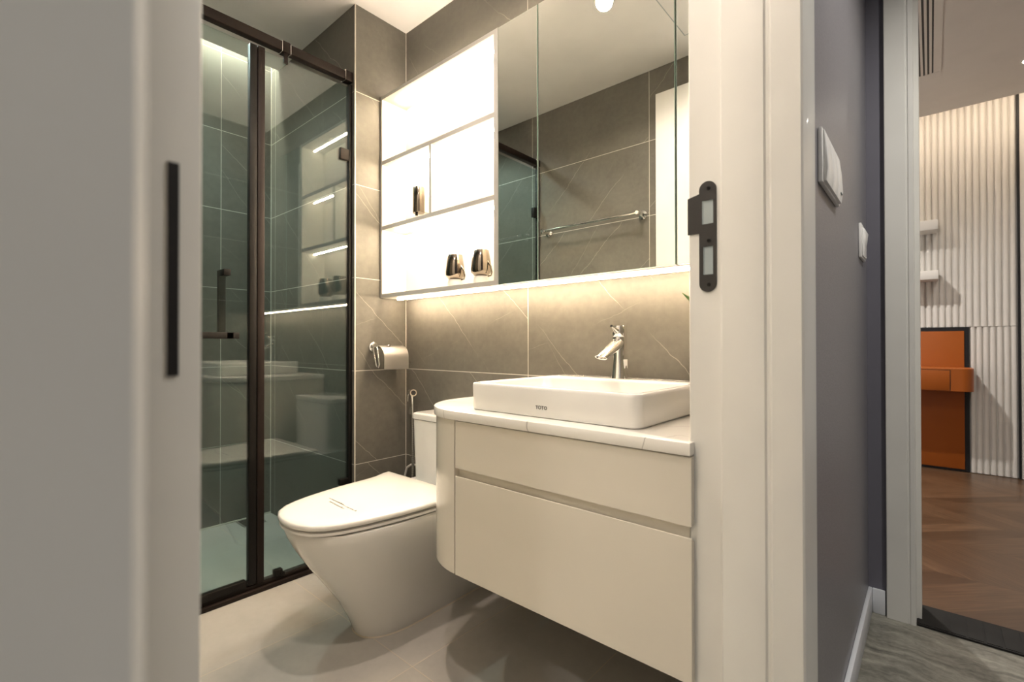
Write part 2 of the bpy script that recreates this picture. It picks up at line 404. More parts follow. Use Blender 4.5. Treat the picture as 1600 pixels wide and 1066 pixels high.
# strike plate
def strike():
    yf = .8455
    pts = []
    # plate outline in x-z, rounded ends, lip toward the room
    xc, r = -.2890, .0145
    up = [(xc + r * math.cos(math.radians(a)), 1.1815 + r * math.sin(math.radians(a))) for a in range(0, 181, 15)]
    dn = [(xc + r * math.cos(math.radians(a)), 1.0185 + r * math.sin(math.radians(a))) for a in range(180, 361, 15)]
    left = [(xc - r, 1.176), (-.3235, 1.171), (-.3235, 1.107), (xc - r, 1.107)]
    outline = up + left + dn
    b = MB()
    t = bmesh.new()
    def hole(x0, x1, z0, z1): return [(x0, z0), (x1, z0), (x1, z1), (x0, z1)]
    loops = [outline, hole(-.2985, -.2795, 1.122, 1.163), hole(-.2965, -.2800, 1.034, 1.083)]
    es = []
    for lp in loops:
        vs = [t.verts.new((x, yf, z)) for x, z in lp]
        es += [t.edges.new((vs[k], vs[(k + 1) % len(vs)])) for k in range(len(vs))]
    bmesh.ops.triangle_fill(t, edges=es, use_beauty=True)
    ex = bmesh.ops.extrude_face_region(t, geom=list(t.faces))
    for v in [g for g in ex['geom'] if isinstance(g, bmesh.types.BMVert)]: v.co.y -= .0022
    bmesh.ops.recalc_face_normals(t, faces=t.faces)
    b.merge(t)
    o = b.build('strike_plate', M['lock'], fr, 0); o['label'] = 'matt black strike plate with two latch holes'
    for z0, z1, x0, x1 in ((1.122, 1.163, -.2985, -.2795), (1.034, 1.083, -.2965, -.2800)):
        q = MB(); q.box(x0, x1, yf - .0003, yf + .0002, z0, z1); q.box(x0, x0 + .0014, yf - .0015, yf, z0, z1)
        q.build('latch_box', M['zinc'], o)
    for z in (1.1835, 1.0925, 1.0165):
        q = MB(); q.lathe([(.0032, 0), (.0032, -.0010), (.0016, -.0012), (.0013, -.0003)], (xc + .002, yf - .0022, z), None, 16, 'y')
        q.build('screw', M['black'], o)
strike()
# door leaf, opened flat against the towel wall
dl = bpy.data.objects.new('door_1', None); COL.objects.link(dl); dl.location = (-.34, .07, 0); struct(dl, 'white bathroom door leaf folded open against the tiled wall')
box('door_leaf', -1.062, -.3255, .052, .0918, .008, 2.204, M['leafpaint'], dl, .0015)
o = box('hinge', -.3257, -.3243, .0745, .0800, .896, 1.018, M['lock'], dl); o['label'] = 'dark metal hinge plate on the door edge'
# bedroom: shell
struct(box('floor_bedroom', -1.3, 2.6, 2.185, 4.85, -.08, 0, M['herring']), 'brown herringbone wood floor of the bedroom')
struct(box('wall_bedroom_left', -1.4, -1.3, 2.185, 4.85, 0, 2.75, M['ceil']), 'bedroom side wall')
struct(box('wall_bedroom_right', 2.6, 2.7, 2.185, 4.85, 0, 2.75, M['ceil']), 'bedroom side wall out of sight')
struct(box('wall_bedroom_near', -1.3, -.262, 2.045, 2.185, 0, 2.75, M['ceil']), 'bedroom wall behind the bathroom')
struct(box('wall_bedroom_near_right', 1.5, 2.6, 2.045, 2.185, 0, 2.75, M['ceil']), 'bedroom wall beside the doorway')
struct(box('wall_bedroom_far', -1.3, 2.6, 4.70, 4.85, 0, 2.75, M['flute']), 'bedroom wall behind the fluted panels')
struct(box('ceiling_bedroom', -1.3, 2.6, 2.185, 4.255, 2.45, 2.60, M['bedceil']), 'bedroom ceiling that stops before the lit fluted wall')
struct(box('ceiling_bedroom_cove', -1.3, 2.6, 4.255, 4.70, 2.70, 2.75, M['bedceil']), 'raised ceiling strip above the fluted wall')
def flutes(x0, x1, z0, z1, pitch=.036, yb=4.698, h=.020):
    prof = []; n = int(round((x1 - x0) / pitch)); p = (x1 - x0) / n
    for k in range(n):
        xa = x0 + k * p
        prof.append((xa, yb - .004))
        for j in range(9):
            a = PI * j / 8; prof.append((xa + .004 + (p - .008) * (1 - math.cos(a)) / 2, yb - .006 - (h - .006) * math.sin(a) ** .6))
        prof.append((xa + p, yb - .004))
    b = MB(); b.prism(prof + [(x1, yb), (x0, yb)], z0, z1); return b
struct(flutes(-1.29, .446, 1.034, 2.70).build('wall_panel_upper', M['flute'], None, 50), 'off white fluted panelling above the seam')
struct(flutes(.208, .446, .004, 1.031).build('wall_panel_lower', M['flute'], None, 50), 'off white fluted panelling below the seam beside the orange panel')
struct(flutes(-1.29, -.42, .004, 1.031).build('wall_panel_lower.001', M['flute'], None, 50), 'off white fluted panelling below the seam')
struct(box('trim_5', .447, .457, 4.668, 4.70, 0, 2.70, M['blackgap']), 'thin black joint strip in the bedroom panelling')
struct(box('wall_panel_flat', .458, 2.58, 4.672, 4.70, .004, 2.70, M['flute']), 'flat off white panel right of the black joint')
# bedroom door frame and threshold
fb = bpy.data.objects.new('door_frame', None); COL.objects.link(fb); fb.location = (-.07, 2.04, 0); struct(fb, 'pale door frame of the bedroom doorway')
pts = [(-.1145, 2.0445), (-.1145, 2.028), (-.1125, 2.026), (-.060, 2.026), (-.0575, 2.029), (-.054, 2.029), (-.052, 2.026), (-.040, 2.026), (-.0385, 2.028),
       (-.0385, 2.075), (-.0255, 2.075), (-.0255, 2.180), (-.0595, 2.180), (-.0595, 2.0445)]
b = MB(); b.prism(pts, 0, 2.225); b.build('side_jamb', M['frame'], fb, 30)
b = MB(); b.prism([(.80 - x, y) for x, y in pts], 0, 2.225); b.build('side_jamb', M['frame'], fb, 30)
b = MB(); b.box(-.0385, .84, 2.028, 2.18, 2.19, 2.225); b.box(-.1145, .92, 2.026, 2.0445, 2.225, 2.30); b.build('head_jamb', M['frame'], fb)
b = MB(); b.box(-.0385, .8385, 2.033, 2.193, .0005, .006)
for k in range(22): b.box(-.036 + k * .04, -.036 + k * .04 + .034, 2.040, 2.178, .006, .0075)
struct(b.build('trim_6', M['rubber']), 'black ribbed threshold strip in the bedroom doorway')

# ------------------------------------------------------------------ vanity, counter, basin
VX0, VX1, VY = -1.126, -.3225, .830
t = thing('vanity_unit', 'wall hung cream lacquered vanity with a rounded end and two handleless drawers', 'vanity', (-.72, 1.1, .32))
out = [(VX1, YB - .001), (VX0, YB - .001)] + arc(VX0 + .2, VY + .2, .2, 180, 270, 16) + [(VX0 + .2, VY + .0165), (VX1, VY + .0165)]
b = MB(); b.prism(out, .32, .7175, None, 'z', .002, 1); b.build('carcass', M['lacquer'], t, 30)
def drawer(z0, z1, bevtop):
    y0 = VY + .0005
    pts = [(y0, z0), (y0, z1 - .001), (y0 + .001, z1), (y0 + .014, z1 - (.008 if bevtop else 0)), (y0 + .014, z0)]
    b = MB(); b.prism(pts, VX0 + .2025, -.3136, None, 'x', .0008, 1); return b.build('drawer', M['lacquer'], t, 30)
drawer(.595, .716, False); drawer(.321, .575, True)
c = [(VX1, YB - .001), (VX0 - .006, YB - .001)] + arc(VX0 + .2, VY + .2 - .0, .206, 180, 270, 20) + [(-.3136, VY - .006), (-.3136, .8446), (VX1, .8446)]
b = MB(); b.prism(c, .7185, .742, None, 'z', .0025, 2)
tag(b.build('countertop', M['quartz'], None, 30), 'white quartz countertop with grey veins and a rounded end on the vanity', 'countertop')

BX0, BX1, BY0, BY1, BZ = -.922, -.434, .876, 1.310, .8135
t = thing('wash_basin', 'white rectangular ceramic vessel basin standing on the quartz countertop', 'basin', ((BX0 + BX1) / 2, 1.09, .742))
def ring(i, r, z): return rrect(BX0 + i, BX1 - i, BY0 + i, BY1 - i, r, z, 8)
def iring(i, r, z): return rrect(BX0 + .017 + i, BX1 - .017 - i, BY0 + .017 + i, BY1 - .115 - i, r, z, 8)
rings = [ring(.010, .02, .7425), ring(.004, .024, .7435), ring(.0025, .025, .747), ring(.0005, .027, BZ - .008), ring(.0015, .026, BZ - .0025), ring(.005, .023, BZ),
         iring(-.003, .026, BZ), iring(0, .024, BZ - .002), iring(.002, .024, BZ - .007), iring(.008, .028, BZ - .040), iring(.022, .04, BZ - .054), iring(.05, .05, BZ - .058)]
b = MB(); b.loft(rings); b.build('bowl', M['ceramic'], t, 60)
b = MB(); b.lathe([(.022, 0), (.022, .003), (.016, .005), (.0, .005)], ((BX0 + BX1) / 2, 1.06, BZ - .0582), None, 24); b.build('drain_cover', M['chrome'], t)
cu = bpy.data.curves.new('logo_text', 'FONT'); cu.body = 'TOTO'; cu.size = .0115; cu.extrude = .0002; cu.align_x = 'CENTER'; cu.space_character = 1.05; cu.offset = .00012
tmp = bpy.data.objects.new('logo_text', cu); COL.objects.link(tmp); bpy.context.view_layer.update()
me = bpy.data.meshes.new_from_object(tmp.evaluated_get(bpy.context.evaluated_depsgraph_get())); bpy.data.objects.remove(tmp)
me.transform(Matrix.Translation((-.679, BY0 + .0012, .7625)) @ Matrix.Rotation(PI / 2, 4, 'X'))
me.materials.clear(); me.materials.append(M['ink']); lg = bpy.data.objects.new('logo', me); COL.objects.link(lg); adopt(lg, t)

# faucet
FX, FY = -.683, 1.255
t = thing('basin_faucet', 'chrome single lever faucet standing on the rear rim of the basin', 'faucet', (FX, FY, BZ))
b = MB(); b.lathe([(.0265, 0), (.0265, .004), (.0245, .012), (.0195, .055), (.0190, .070), (.0205, .090), (.0215, .118), (.0215, .1200)], (FX, FY, BZ + .0003), None, 40); b.build('body', M['chrome'], t, 50)
b = MB(); b.lathe([(.0208, .1210), (.0215, .1218), (.0215, .150), (.0205, .1535), (.010, .155), (0, .155)], (FX, FY, BZ), None, 40)
b.tube([(FX, FY - .012, BZ + .140), (FX, FY - .024, BZ + .141), (FX, FY - .034, BZ + .147), (FX, FY - .046, BZ + .152)], [.012, .0085, .005, .0042], None, 16); b.build('lever', M['chrome'], t, 50)
p0, p1 = Vector((FX, FY - .004, .919)), Vector((FX, FY - .104, .876)); d = (p1 - p0).normalized()
nrm = Vector((1, 0, 0)).cross(d).normalized()
def oval(p, a, h, skew=0.0, n=24):
    return [p + Vector((1, 0, 0)) * a * math.cos(2 * PI * k / n) + nrm * h * math.sin(2 * PI * k / n) + d * skew * math.sin(2 * PI * k / n) for k in range(n)]
sk = -.012 if nrm.z > 0 else .012
b = MB(); b.loft([oval(p0, .019, .017), oval(p0.lerp(p1, .5), .0175, .0145), oval(p1, .0165, .0125, -sk), oval(p1, .0140, .0100, -sk), oval(p1 - d * .006, .0135, .0095, -sk)]); b.build('spout', M['chrome'], t, 50)
o = box('sticker', FX + .0185, FX + .0215, FY - .009, FY + .009, BZ + .030, BZ + .056, M['switch'], t, .0008); o['label'] = 'small white sticker'

# flower vase
t = thing('flower_vase', 'small vase of cream flowers with green leaves behind the door frame at the basin', 'vase', (-.380, 1.270, .7422))
b = MB(); b.lathe([(.020, 0), (.030, .010), (.034, .045), (.024, .085), (.014, .115), (.016, .130), (.013, .130), (.011, .115), (.011, .110)], (-.380, 1.270, .7422), None, 28); b.build('vase', M['ceramic'], t, 60)
st = MB(); heads = []
for k, (dx, dy, z) in enumerate([(-.075, -.02, 1.010), (-.045, -.03, 1.035), (-.03, .02, 1.045), (-.070, .02, .985), (-.015, -.03, 1.000), (-.055, 0, 1.055), (.01, .0, 1.03)]):
    st.tube([(-.380, 1.270, .84), (-.380 + dx * .3, 1.270 + dy * .3, .90), (-.380 + dx * .8, 1.270 + dy * .8, z - .03), (-.380 + dx, 1.270 + dy, z)], .0014, None, 6); heads.append((-.380 + dx, 1.270 + dy, z))
st.build('stem', M['stem'], t)
for hx, hy, hz in heads:
    b = MB()
    for k in range(7):
        a = 2 * PI * k / 7 + hx * 50; tl = .35
        c0 = Vector((hx, hy, hz)); dr = Vector((math.cos(a), math.sin(a), tl)).normalized(); sd = Vector((-math.sin(a), math.cos(a), 0)); upv = dr.cross(sd)
        rg = []
        for s_, w_, u_ in ((0, .002, 0), (.35, .0075, .002), (.7, .009, .003), (1, .002, .0)):
            p = c0 + dr * .020 * s_ - upv * u_
            rg.append([p + sd * w_ * math.cos(q) + upv * .0008 * math.sin(q) for q in [2 * PI * j / 8 for j in range(8)]])
        b.loft(rg)
    b.lathe([(.0, -.002), (.005, .0), (.005, .004), (.0, .006)], (hx, hy, hz), None, 10, 'z', False)
    b.build('flower', M['petal'], t, 60)
def leaf(p0, p1, w, bend):
    p0, p1 = Vector(p0), Vector(p1); b = MB(); d = p1 - p0; sd = d.cross(Vector((0, 1, .2))).normalized(); nn = sd.cross(d).normalized(); rg = []
    for k in range(9):
        s_ = k / 8; ww = w * math.sin(PI * min(1, .08 + .92 * s_)) ** .8 + .0006; p = p0 + d * s_ + nn * bend * math.sin(PI * s_)
        rg.append([p + sd * ww * math.cos(q) + nn * .0008 * math.sin(q) for q in [2 * PI * j / 8 for j in range(8)]])
    b.loft(rg); return b.build('leaf', M['grass'], t, 60)
leaf((-.385, 1.268, .93), (-.503, 1.270, 1.052), .009, .014)
leaf((-.382, 1.272, .93), (-.345, 1.285, 1.040), .008, -.01)
leaf((-.380, 1.268, .92), (-.395, 1.215, 1.020), .008, .01)

# ------------------------------------------------------------------ mirror cabinet
CX0, CX1, CXM, CY, CYB, CB, CT = -1.8455, -.3225, -1.130, 1.215, YB - .0008, 1.120, 2.019
t = thing('mirror_cabinet', 'white wall cabinet with lit open shelves and mirrored doors above the basin', 'cabinet', (-1.09, 1.3, CB))
W_ = .012; WR = .019
b = MB()
for z0, z1 in ((CB, CB + .017), (CT - .015, CT)): b.box(CX0, CXM, CY, CYB, z0, z1); b.box(CXM, CX1, CY + .024, CYB, z0, z1)
b.box(CX0, CX0 + W_, CY, CYB, CB + .017, CT - .015); b.box(CXM - WR, CXM, CY, CYB, CB + .017, CT - .015); b.box(CX1 - W_, CX1, CY + .024, CYB, CB + .017, CT - .015)
def grey_edges(o):
    o.data.materials.append(M['edge'])
    for f in o.data.polygons:
        if f.normal.y < -.9: f.material_index = 1
    return o
grey_edges(b.build('carcass', M['cab'], t))
box('back_panel', CX0 + W_, CX1 - W_, CYB - .010, CYB - .0002, CB + .0172, CT - .0152, M['cab'], t)
IX0, IX1 = CX0 + W_ + .0003, CXM - WR - .0003
for z in (1.423, 1.714): grey_edges(box('shelf', IX0, IX1, CY + .0005, CYB - .0105, z - .002, z + .0155, M['cab'], t))
grey_edges(box('divider', -1.506, -1.492, CY + .0005, CYB - .0105, 1.4387, 1.7118, M['cab'], t))
def led(name, x0, x1, y0, y1, ztop, m):
    b = MB(); b.box(x0, x1, y0, y1, ztop - .006, ztop - .0003); return b.build(name, m, t)
for x0, x1, z in ((IX0 + .05, IX1 - .01, CT - .015), (IX0 + .03, -1.512, 1.712), (-1.486, IX1 - .01, 1.712), (IX0 + .05, IX1 - .01, 1.421)):
    led('led_strip', x0, x1, 1.282, 1.290, z, M['led_shelf'])
led('led_strip', CX0 + .03, CX1 - .01, 1.284, 1.293, CB, M['led'])
led('led_strip', CX0 + .03, CX1 - .01, 1.300, 1.309, CT + .0065, M['led_top'])
for k, (x0, x1) in enumerate(((CXM + .002, -.9545), (-.9505, -.4985), (-.4945, CX1))):
    b = MB(); b.box(x0, x1, CY, CY + .005, CB + .0005, CT - .001, M['glassedge'], .0012, 1)
    b.box(x0 + .001, x1 - .001, CY + .0051, CY + .022, CB + .001, CT - .002, M['cab'])
    o = b.build('mirror_door', None, t, 20)
    o.data.materials.append(M['mirror'])
    for f in o.data.polygons:
        if f.normal.y < -.99 and f.center.y < CY + .002 and f.area > .01: f.material_index = 2
    o['label'] = 'mirrored cabinet door'

# things on the shelves
t = thing('soap_dispenser', 'smoked chrome cylinder soap dispenser in the small middle compartment', 'soap dispenser', (-1.662, 1.285, 1.4387))
b = MB(); b.lathe([(.0, .042), (.024, .042), (.026, .045), (.026, .150), (.0245, .153), (0, .153)], (-1.662, 1.285, 1.4387), None, 32); b.build('body', M['cup'], t, 50)
b = MB(); b.lathe([(.006, .0302), (.006, .0418)], (-1.664, 1.275, 1.4387), None, 14); b.build('nozzle', M['lock'], t)
b = MB(); b.box(-1.672, -1.652, 1.310, 1.3438, 1.490, 1.560); b.build('wall_mount', M['cab'], t)
t = thing('tumbler', 'smoked chrome tumbler on a white stand, the one nearer the soap dispenser', 'cup', (-1.428, 1.285, 1.1372), 'smoked chrome tumblers on the bottom shelf')
b = MB(); b.lathe([(.020, 0), (.030, .0015), (.031, .020), (.026, .034)], (-1.428, 1.285, 1.1372), None, 28); b.build('stand', M['cab'], t, 50)
b = MB(); b.lathe([(.016, .0345), (.028, .037), (.0385, .050), (.0395, .062), (.036, .095), (.0305, .131), (.0295, .1325), (.0285, .131), (.034, .095), (.036, .064), (.024, .050)], (-1.428, 1.285, 1.1372), None, 36); b.build('body', M['cup'], t, 60)
b = MB(); b.tube([(-1.391, 1.285, 1.168), (-1.376, 1.285, 1.170), (-1.372, 1.285, 1.182), (-1.378, 1.285, 1.205), (-1.394, 1.285, 1.225)], .0032, None, 10); b.build('handle', M['cup'], t, 60)
dup(t, (.147, 0, 0), 'smoked chrome tumbler on a white stand, the one beside the mirrored door')

# ------------------------------------------------------------------ toilet
AX = -1.366
t = thing('toilet', 'white one piece toilet with a closed lid between the shower screen and the vanity', 'toilet', (AX, 1.0, 0))
def dring(z, f, L, hw, hwb, yb, e=.85, n=18):
    pts = []; yc = f + L
    for k in range(2 * n + 1):
        a = PI * k / (2 * n); cx, sy = math.cos(a), math.sin(a)
        pts.append((AX + hw * math.copysign(abs(cx) ** e, cx), yc - L * abs(sy) ** e, z))
    m_ = 6
    for k in range(1, m_ + 1):
        s_ = k / m_; w = hw + (hwb - hw) * (s_ * s_ * (3 - 2 * s_)); pts.append((AX - w, yc + (yb - yc) * s_, z))
    for k in range(m_, 0, -1):
        s_ = k / m_; w = hw + (hwb - hw) * (s_ * s_ * (3 - 2 * s_)); pts.append((AX + w, yc + (yb - yc) * s_, z))
    return pts
lev = [(0.0, .815, .16, .092, .085, 1.30), (.004, .813, .16, .094, .087, 1.30), (.05, .796, .18, .104, .095, 1.30), (.12, .760, .21, .124, .11, 1.305), (.19, .712, .235, .146, .135, 1.31),
       (.25, .670, .26, .163, .16, 1.315), (.31, .632, .275, .177, .178, 1.32), (.35, .612, .28, .184, .186, 1.325), (.375, .603, .285, .187, .188, 1.33), (.384, .606, .283, .185, .187, 1.33)]
b = MB(); b.loft([dring(*l) for l in lev]); b.build('bowl', M['ceramic'], t, 60)
def lidring(z, off=0.0):
    tb = [(.587, 0), (.589, .030), (.596, .062), (.612, .098), (.640, .126), (.680, .147), (.730, .163), (.790, .176), (.850, .186), (.910, .192), (.970, .196), (1.010, .202), (1.035, .212), (1.060, .222), (1.086, .226)]
    L = [(AX - w, y) for y, w in tb]; Rr = [(AX + w, y) for y, w in tb[1:]]
    poly = list(reversed(L)) + Rr
    cx, cy = AX, .86
    return [(cx + (x - cx) * (1 - off / .19), cy + (y - cy) * (1 - off / .26), z) for x, y in poly]
b = MB(); b.loft([lidring(.3850, .030), lidring(.3888, .034), lidring(.3890, .006), lidring(.3900, .004), lidring(.3966, .004), lidring(.3976, .006), lidring(.3978, .036), lidring(.4040, .038)]); b.build('seat', M['plastic'], t, 50)
b = MB(); b.loft([lidring(.4041, .030), lidring(.4042, .004), lidring(.4052, .0015), lidring(.412, 0), lidring(.4165, .001), lidring(.420, .005), lidring(.4225, .016), lidring(.4245, .06), lidring(.4255, .12)]); lid = b.build('lid', M['plastic'], t, 60)
b = MB(); b.box(AX - .12, AX + .12, 1.05, 1.12, .3845, .4015, None, .004); b.build('hinge_block', M['plastic'], t)
# two short rows of small print on the lid (too small to read in the photo)
b = MB()
def dashes(p, q, n, w):
    p, q = Vector(p), Vector(q); L = (q - p).length; d = (q - p).normalized(); s_ = Vector((-d.y, d.x, 0)); pos_ = 0
    while pos_ < L:
        ln = random.uniform(.0018, .0042); h = random.uniform(.5, 1) * w
        a = p + d * pos_; c_ = a + d * ln; off = s_ * random.uniform(0, w * .3)
        vs = [b.b.verts.new(v) for v in (a + off, c_ + off, c_ + off + s_ * h * random.uniform(.5, 1), a + off + s_ * h)]
        up = [b.b.verts.new(v.co + Vector((0, 0, .0001))) for v in vs]
        b.b.faces.new(up)
        for k in range(4): b.b.faces.new((vs[k], vs[(k + 1) % 4], up[(k + 1) % 4], up[k]))
        pos_ += ln + random.uniform(.001, .0025)
        if random.random() < .16: pos_ += .004
ZP = .4257
dashes((-1.437, .757, ZP), (-1.268, .748, ZP), 44, .0078); dashes((-1.406, .741, ZP), (-1.312, .735, ZP), 26, .0078)
b.build('printed_notice', M['ink'], lid, 0)
TX0, TX1, TY0, TY1 = -1.552, -1.180, 1.160, YB - .004
b = MB(); b.loft([rrect(TX0 + .02, TX1 - .02, TY0 - .005, TY1, .03, .3848), rrect(TX0 + .012, TX1 - .012, TY0 + .0, TY1, .03, .42), rrect(TX0 + .004, TX1 - .004, TY0 + .003, TY1, .024, .55), rrect(TX0 + .003, TX1 - .003, TY0 + .003, TY1, .022, .618)]); b.build('tank', M['ceramic'], t, 60)
b = MB(); b.loft([rrect(TX0 + .003, TX1 - .003, TY0 + .003, TY1, .022, .6195), rrect(TX0, TX1, TY0, TY1, .024, .621), rrect(TX0, TX1, TY0, TY1, .024, .638), rrect(TX0 + .002, TX1 - .002, TY0 + .002, TY1 - .002, .023, .6425), rrect(TX0 + .008, TX1 - .008, TY0 + .008, TY1 - .008, .02, .6445)]); tl = b.build('tank_lid', M['ceramic'], t, 60)
b = MB(); b.lathe([(.024, 0), (.024, .0025), (.021, .0035), (0, .0035)], (AX, 1.255, .6446), None, 28); b.build('flush_button', M['chrome'], tl)
b = MB(); b.loft([[(x, y, .0) for x, y, z in dring(0, .811, .16, .096, .09, 1.30)], [(x, y, .004) for x, y, z in dring(0, .8135, .16, .0935, .088, 1.30)]]); b.build('sealant_bead', M['seal'], t, 0)
b = MB(); b.tube([(-1.836, 1.3545, .22), (-1.836, 1.338, .235), (-1.832, 1.336, .30), (-1.815, 1.336, .347), (-1.785, 1.337, .364), (-1.74, 1.338, .369), (-1.66, 1.338, .368), (-1.56, 1.335, .362)], .0055, None, 10); b.build('supply_hose', M['plastic'], t, 60)

# bidet sprayer
t = thing('bidet_sprayer', 'chrome hand bidet sprayer hanging on the tiled wall beside the toilet tank', 'bidet sprayer', (-1.752, 1.352, .60))
b = MB(); b.box(-1.778, -1.758, 1.318, YB - .0005, .598, .632, None, .003); b.build('wall_bracket', M['chrome'], t)
b = MB(); b.tube([(-1.748, 1.318, .585), (-1.748, 1.318, .64), (-1.748, 1.316, .682), (-1.746, 1.312, .697)], [.0075, .0085, .0095, .011], None, 16)
b.tube([(-1.776, 1.322, .699), (-1.745, 1.309, .699), (-1.712, 1.295, .700)], [.009, .014, .0155], None, 20); b.tube([(-1.777, 1.321, .697), (-1.781, 1.318, .68), (-1.780, 1.316, .655)], [.004, .0035, .003], None, 8)
sh = b.build('spray_head', M['chrome'], t, 50)
b = MB(); b.tube([(-1.7118, 1.29492, .700), (-1.7104, 1.29432, .700)], .0105, None, 20); b.build('spray_face', M['lock'], sh)
b = MB(); b.tube([(-1.748, 1.318, .585), (-1.748, 1.319, .50), (-1.747, 1.319, .40), (-1.748, 1.32, .30), (-1.756, 1.33, .22), (-1.775, 1.352, .18)], .0062, None, 12); b.build('hose', M['braid'], t, 60)

# paper holder
t = thing('paper_holder', 'chrome toilet paper holder with a curved cover on the tiled return wall', 'paper holder', (XRET, 1.22, .88))
b = MB(); b.lathe([(.021, 0), (.021, .006), (.012, .012), (.009, .030), (.009, .046)], (XRET + .0004, 1.178, .902), None, 24, 'x'); b.build('wall_mount', M['chrome'], t, 50)
b = MB(); pth = [(-1.812, .905), (-1.790, .902), (-1.783, .892), (-1.775, .830), (-1.778, .816), (-1.787, .812), (-1.797, .820), (-1.810, .870), (-1.813, .897), (-1.812, .905)]
b.tube([(x, 1.158 + (.905 - z) * .06, z) for x, z in pth], .0040, None, 10); b.build('side_arm', M['chrome'], t, 60)
prof = [(-1.803, .908)] + [(-1.803 + .050 * math.sin(math.radians(a)), .858 + .050 * math.cos(math.radians(a))) for a in range(10, 91, 10)] + [(-1.7525, .83), (-1.7535, .806)]
inn = [(x - .0022, z - .0018) for x, z in reversed(prof)]
b = MB(); b.prism(prof + inn, 1.174, 1.300, None, 'y'); b.build('cover', M['brushed'], t, 40)
b = MB(); b.lathe([(.0, 0), (.009, .001), (.010, .006), (.006, .010), (0, .011)], (-1.785, 1.215, .903), None, 18); b.build('cover_knob', M['chrome'], t, 50)
b = MB(); b.tube([(-1.762, 1.300, .835), (-1.765, 1.314, .832), (-1.785, 1.318, .832), (XRET + .0005, 1.318, .835)], .0045, None, 10); b.build('end_arm', M['chrome'], t, 60)

# ------------------------------------------------------------------ shower screen and door
GX = -1.880
t = thing('shower_screen', 'fixed pane of the black framed shower enclosure next to the return wall', 'shower screen', (GX, .9, 0))
box('glass_pane', GX - .004, GX + .004, .7055, 1.0760, .034, 2.018, M['glass'], t)
b = MB(); b.box(GX - .016, GX + .016, YT + .0008, 1.0888, 2.043, 2.079, None, .002); b.build('top_rail', M['brown'], t)
b = MB(); b.box(GX - .040, GX + .022, YT + .0008, 1.0888, .0005, .016, None, .002); b.box(GX - .030, GX + .008, YT + .0008, 1.0888, .016, .030, None, .002); b.build('floor_track', M['brown'], t)
b = MB(); b.box(GX - .013, GX + .013, 1.0745, 1.0892, .030, 2.030, None, .0015); b.build('wall_channel', M['black'], t)
b = MB(); b.box(GX - .012, GX + .014, .7055, .7310, .031, 2.024, None, .003); b.build('edge_profile', M['brown'], t)
b = MB(); b.box(GX - .019, GX + .019, .793, .823, 2.040, 2.082, None, .002); b.box(GX + .005, GX + .012, .800, .816, 2.000, 2.041, None, .001); hb = b.build('rail_bracket', M['brown'], t)
for y0 in (.7915, .8235): b = MB(); b.box(GX - .0195, GX + .0195, y0 - .0006, y0 + .0010, 2.0395, 2.0825); b.build('bright_ring', M['chrome'], hb)
b = MB(); b.box(GX - .019, GX + .019, 1.056, 1.0888, 2.040, 2.082, None, .002); b.build('rail_end_socket', M['brown'], t)
b = MB(); b.box(GX - .019, GX + .019, YT + .0008, .062, 2.040, 2.082, None, .002); b.build('rail_end_socket', M['brown'], t)
b = MB(); b.box(GX - .0195, GX + .0195, .0625, .0641, 2.0395, 2.0825); b.build('bright_ring', M['chrome'], hb)
b = MB(); b.box(GX - .0195, GX + .0195, 1.0540, 1.0556, 2.0395, 2.0825); b.build('bright_ring', M['chrome'], t)
for z0, z1 in ((1.700, 1.748), (.318, .345)):
    b = MB(); b.box(GX - .012, GX + .012, 1.036, 1.078, z0, z1, None, .002); b.build('glass_clamp', M['brown'] if z0 > 1 else M['black'], t)
b = MB(); b.box(GX - .012, GX + .012, .770, .800, .0302, .056, None, .002); b.box(GX + .012, GX + .017, .792, .806, .0302, .046, None, .002); b.build('floor_clamp', M['black'], t)

t = thing('shower_door', 'black edged glass door of the shower enclosure with an L shaped handle', 'shower door', (GX, .4, 0))
box('glass_pane', GX - .004, GX + .004, .045, .700, .036, 2.018, M['glass'], t)
b = MB(); b.box(GX - .014, GX + .012, .6780, .7045, .034, 2.022, None, .003); b.build('edge_profile', M['black'], t)
b = MB(); b.box(GX - .012, GX + .014, .048, .670, .0308, .058, None, .003); b.box(GX - .003, GX + .010, .672, .679, .040, .052); b.build('bottom_profile', M['black'], t)
hd = MB(); hd.box(GX - .052, GX - .030, .592, .614, .936, 1.180, None, .001)
hd.box(GX - .052, GX + .020, .592, .614, 1.158, 1.180, None, .001); hd.box(GX - .052, GX + .050, .592, .614, .934, .956, None, .001)
hd.build('handle', M['black'], t)
b = MB(); b.box(GX + .030, GX + .050, .250, .632, .934, .956, None, .001); b.box(GX + .004, GX + .050, .260, .282, .934, .956, None, .001); b.build('towel_bar', M['black'], t)
b = MB(); b.box(GX - .013, GX + .013, YT + .0008, YT + .013, .031, 2.036, None, .0015); b.build('wall_post', M['black'], t)
for z in (.25, 1.715):
    b = MB(); b.box(GX - .014, GX + .014, YT + .0135, .085, z, z + .06, None, .002); b.build('hinge', M['black'], t)

# drain
t = thing('shower_drain', 'square metal floor drain beside the shower back wall', 'drain', (-2.63, .955, 0))
b = MB(); b.box(-2.690, -2.575, .912, 1.020, .0005, .003, None, .0008); b.build('frame', M['brushed'], t)
b = MB()
for k in range(6): b.box(-2.682 + k * .0175, -2.682 + k * .0175 + .011, .922, 1.010, .003, .0042)
b.build('grate', M['lock'], t)
# cove light in the shower ceiling slot
b = MB(); b.box(XB + .045, XB + .075, YT + .05, YRET - .03, 2.545, 2.5597); tag(b.build('cove_light_strip', M['led_cove']), 'warm light strip hidden in the shower ceiling slot', 'light strip')
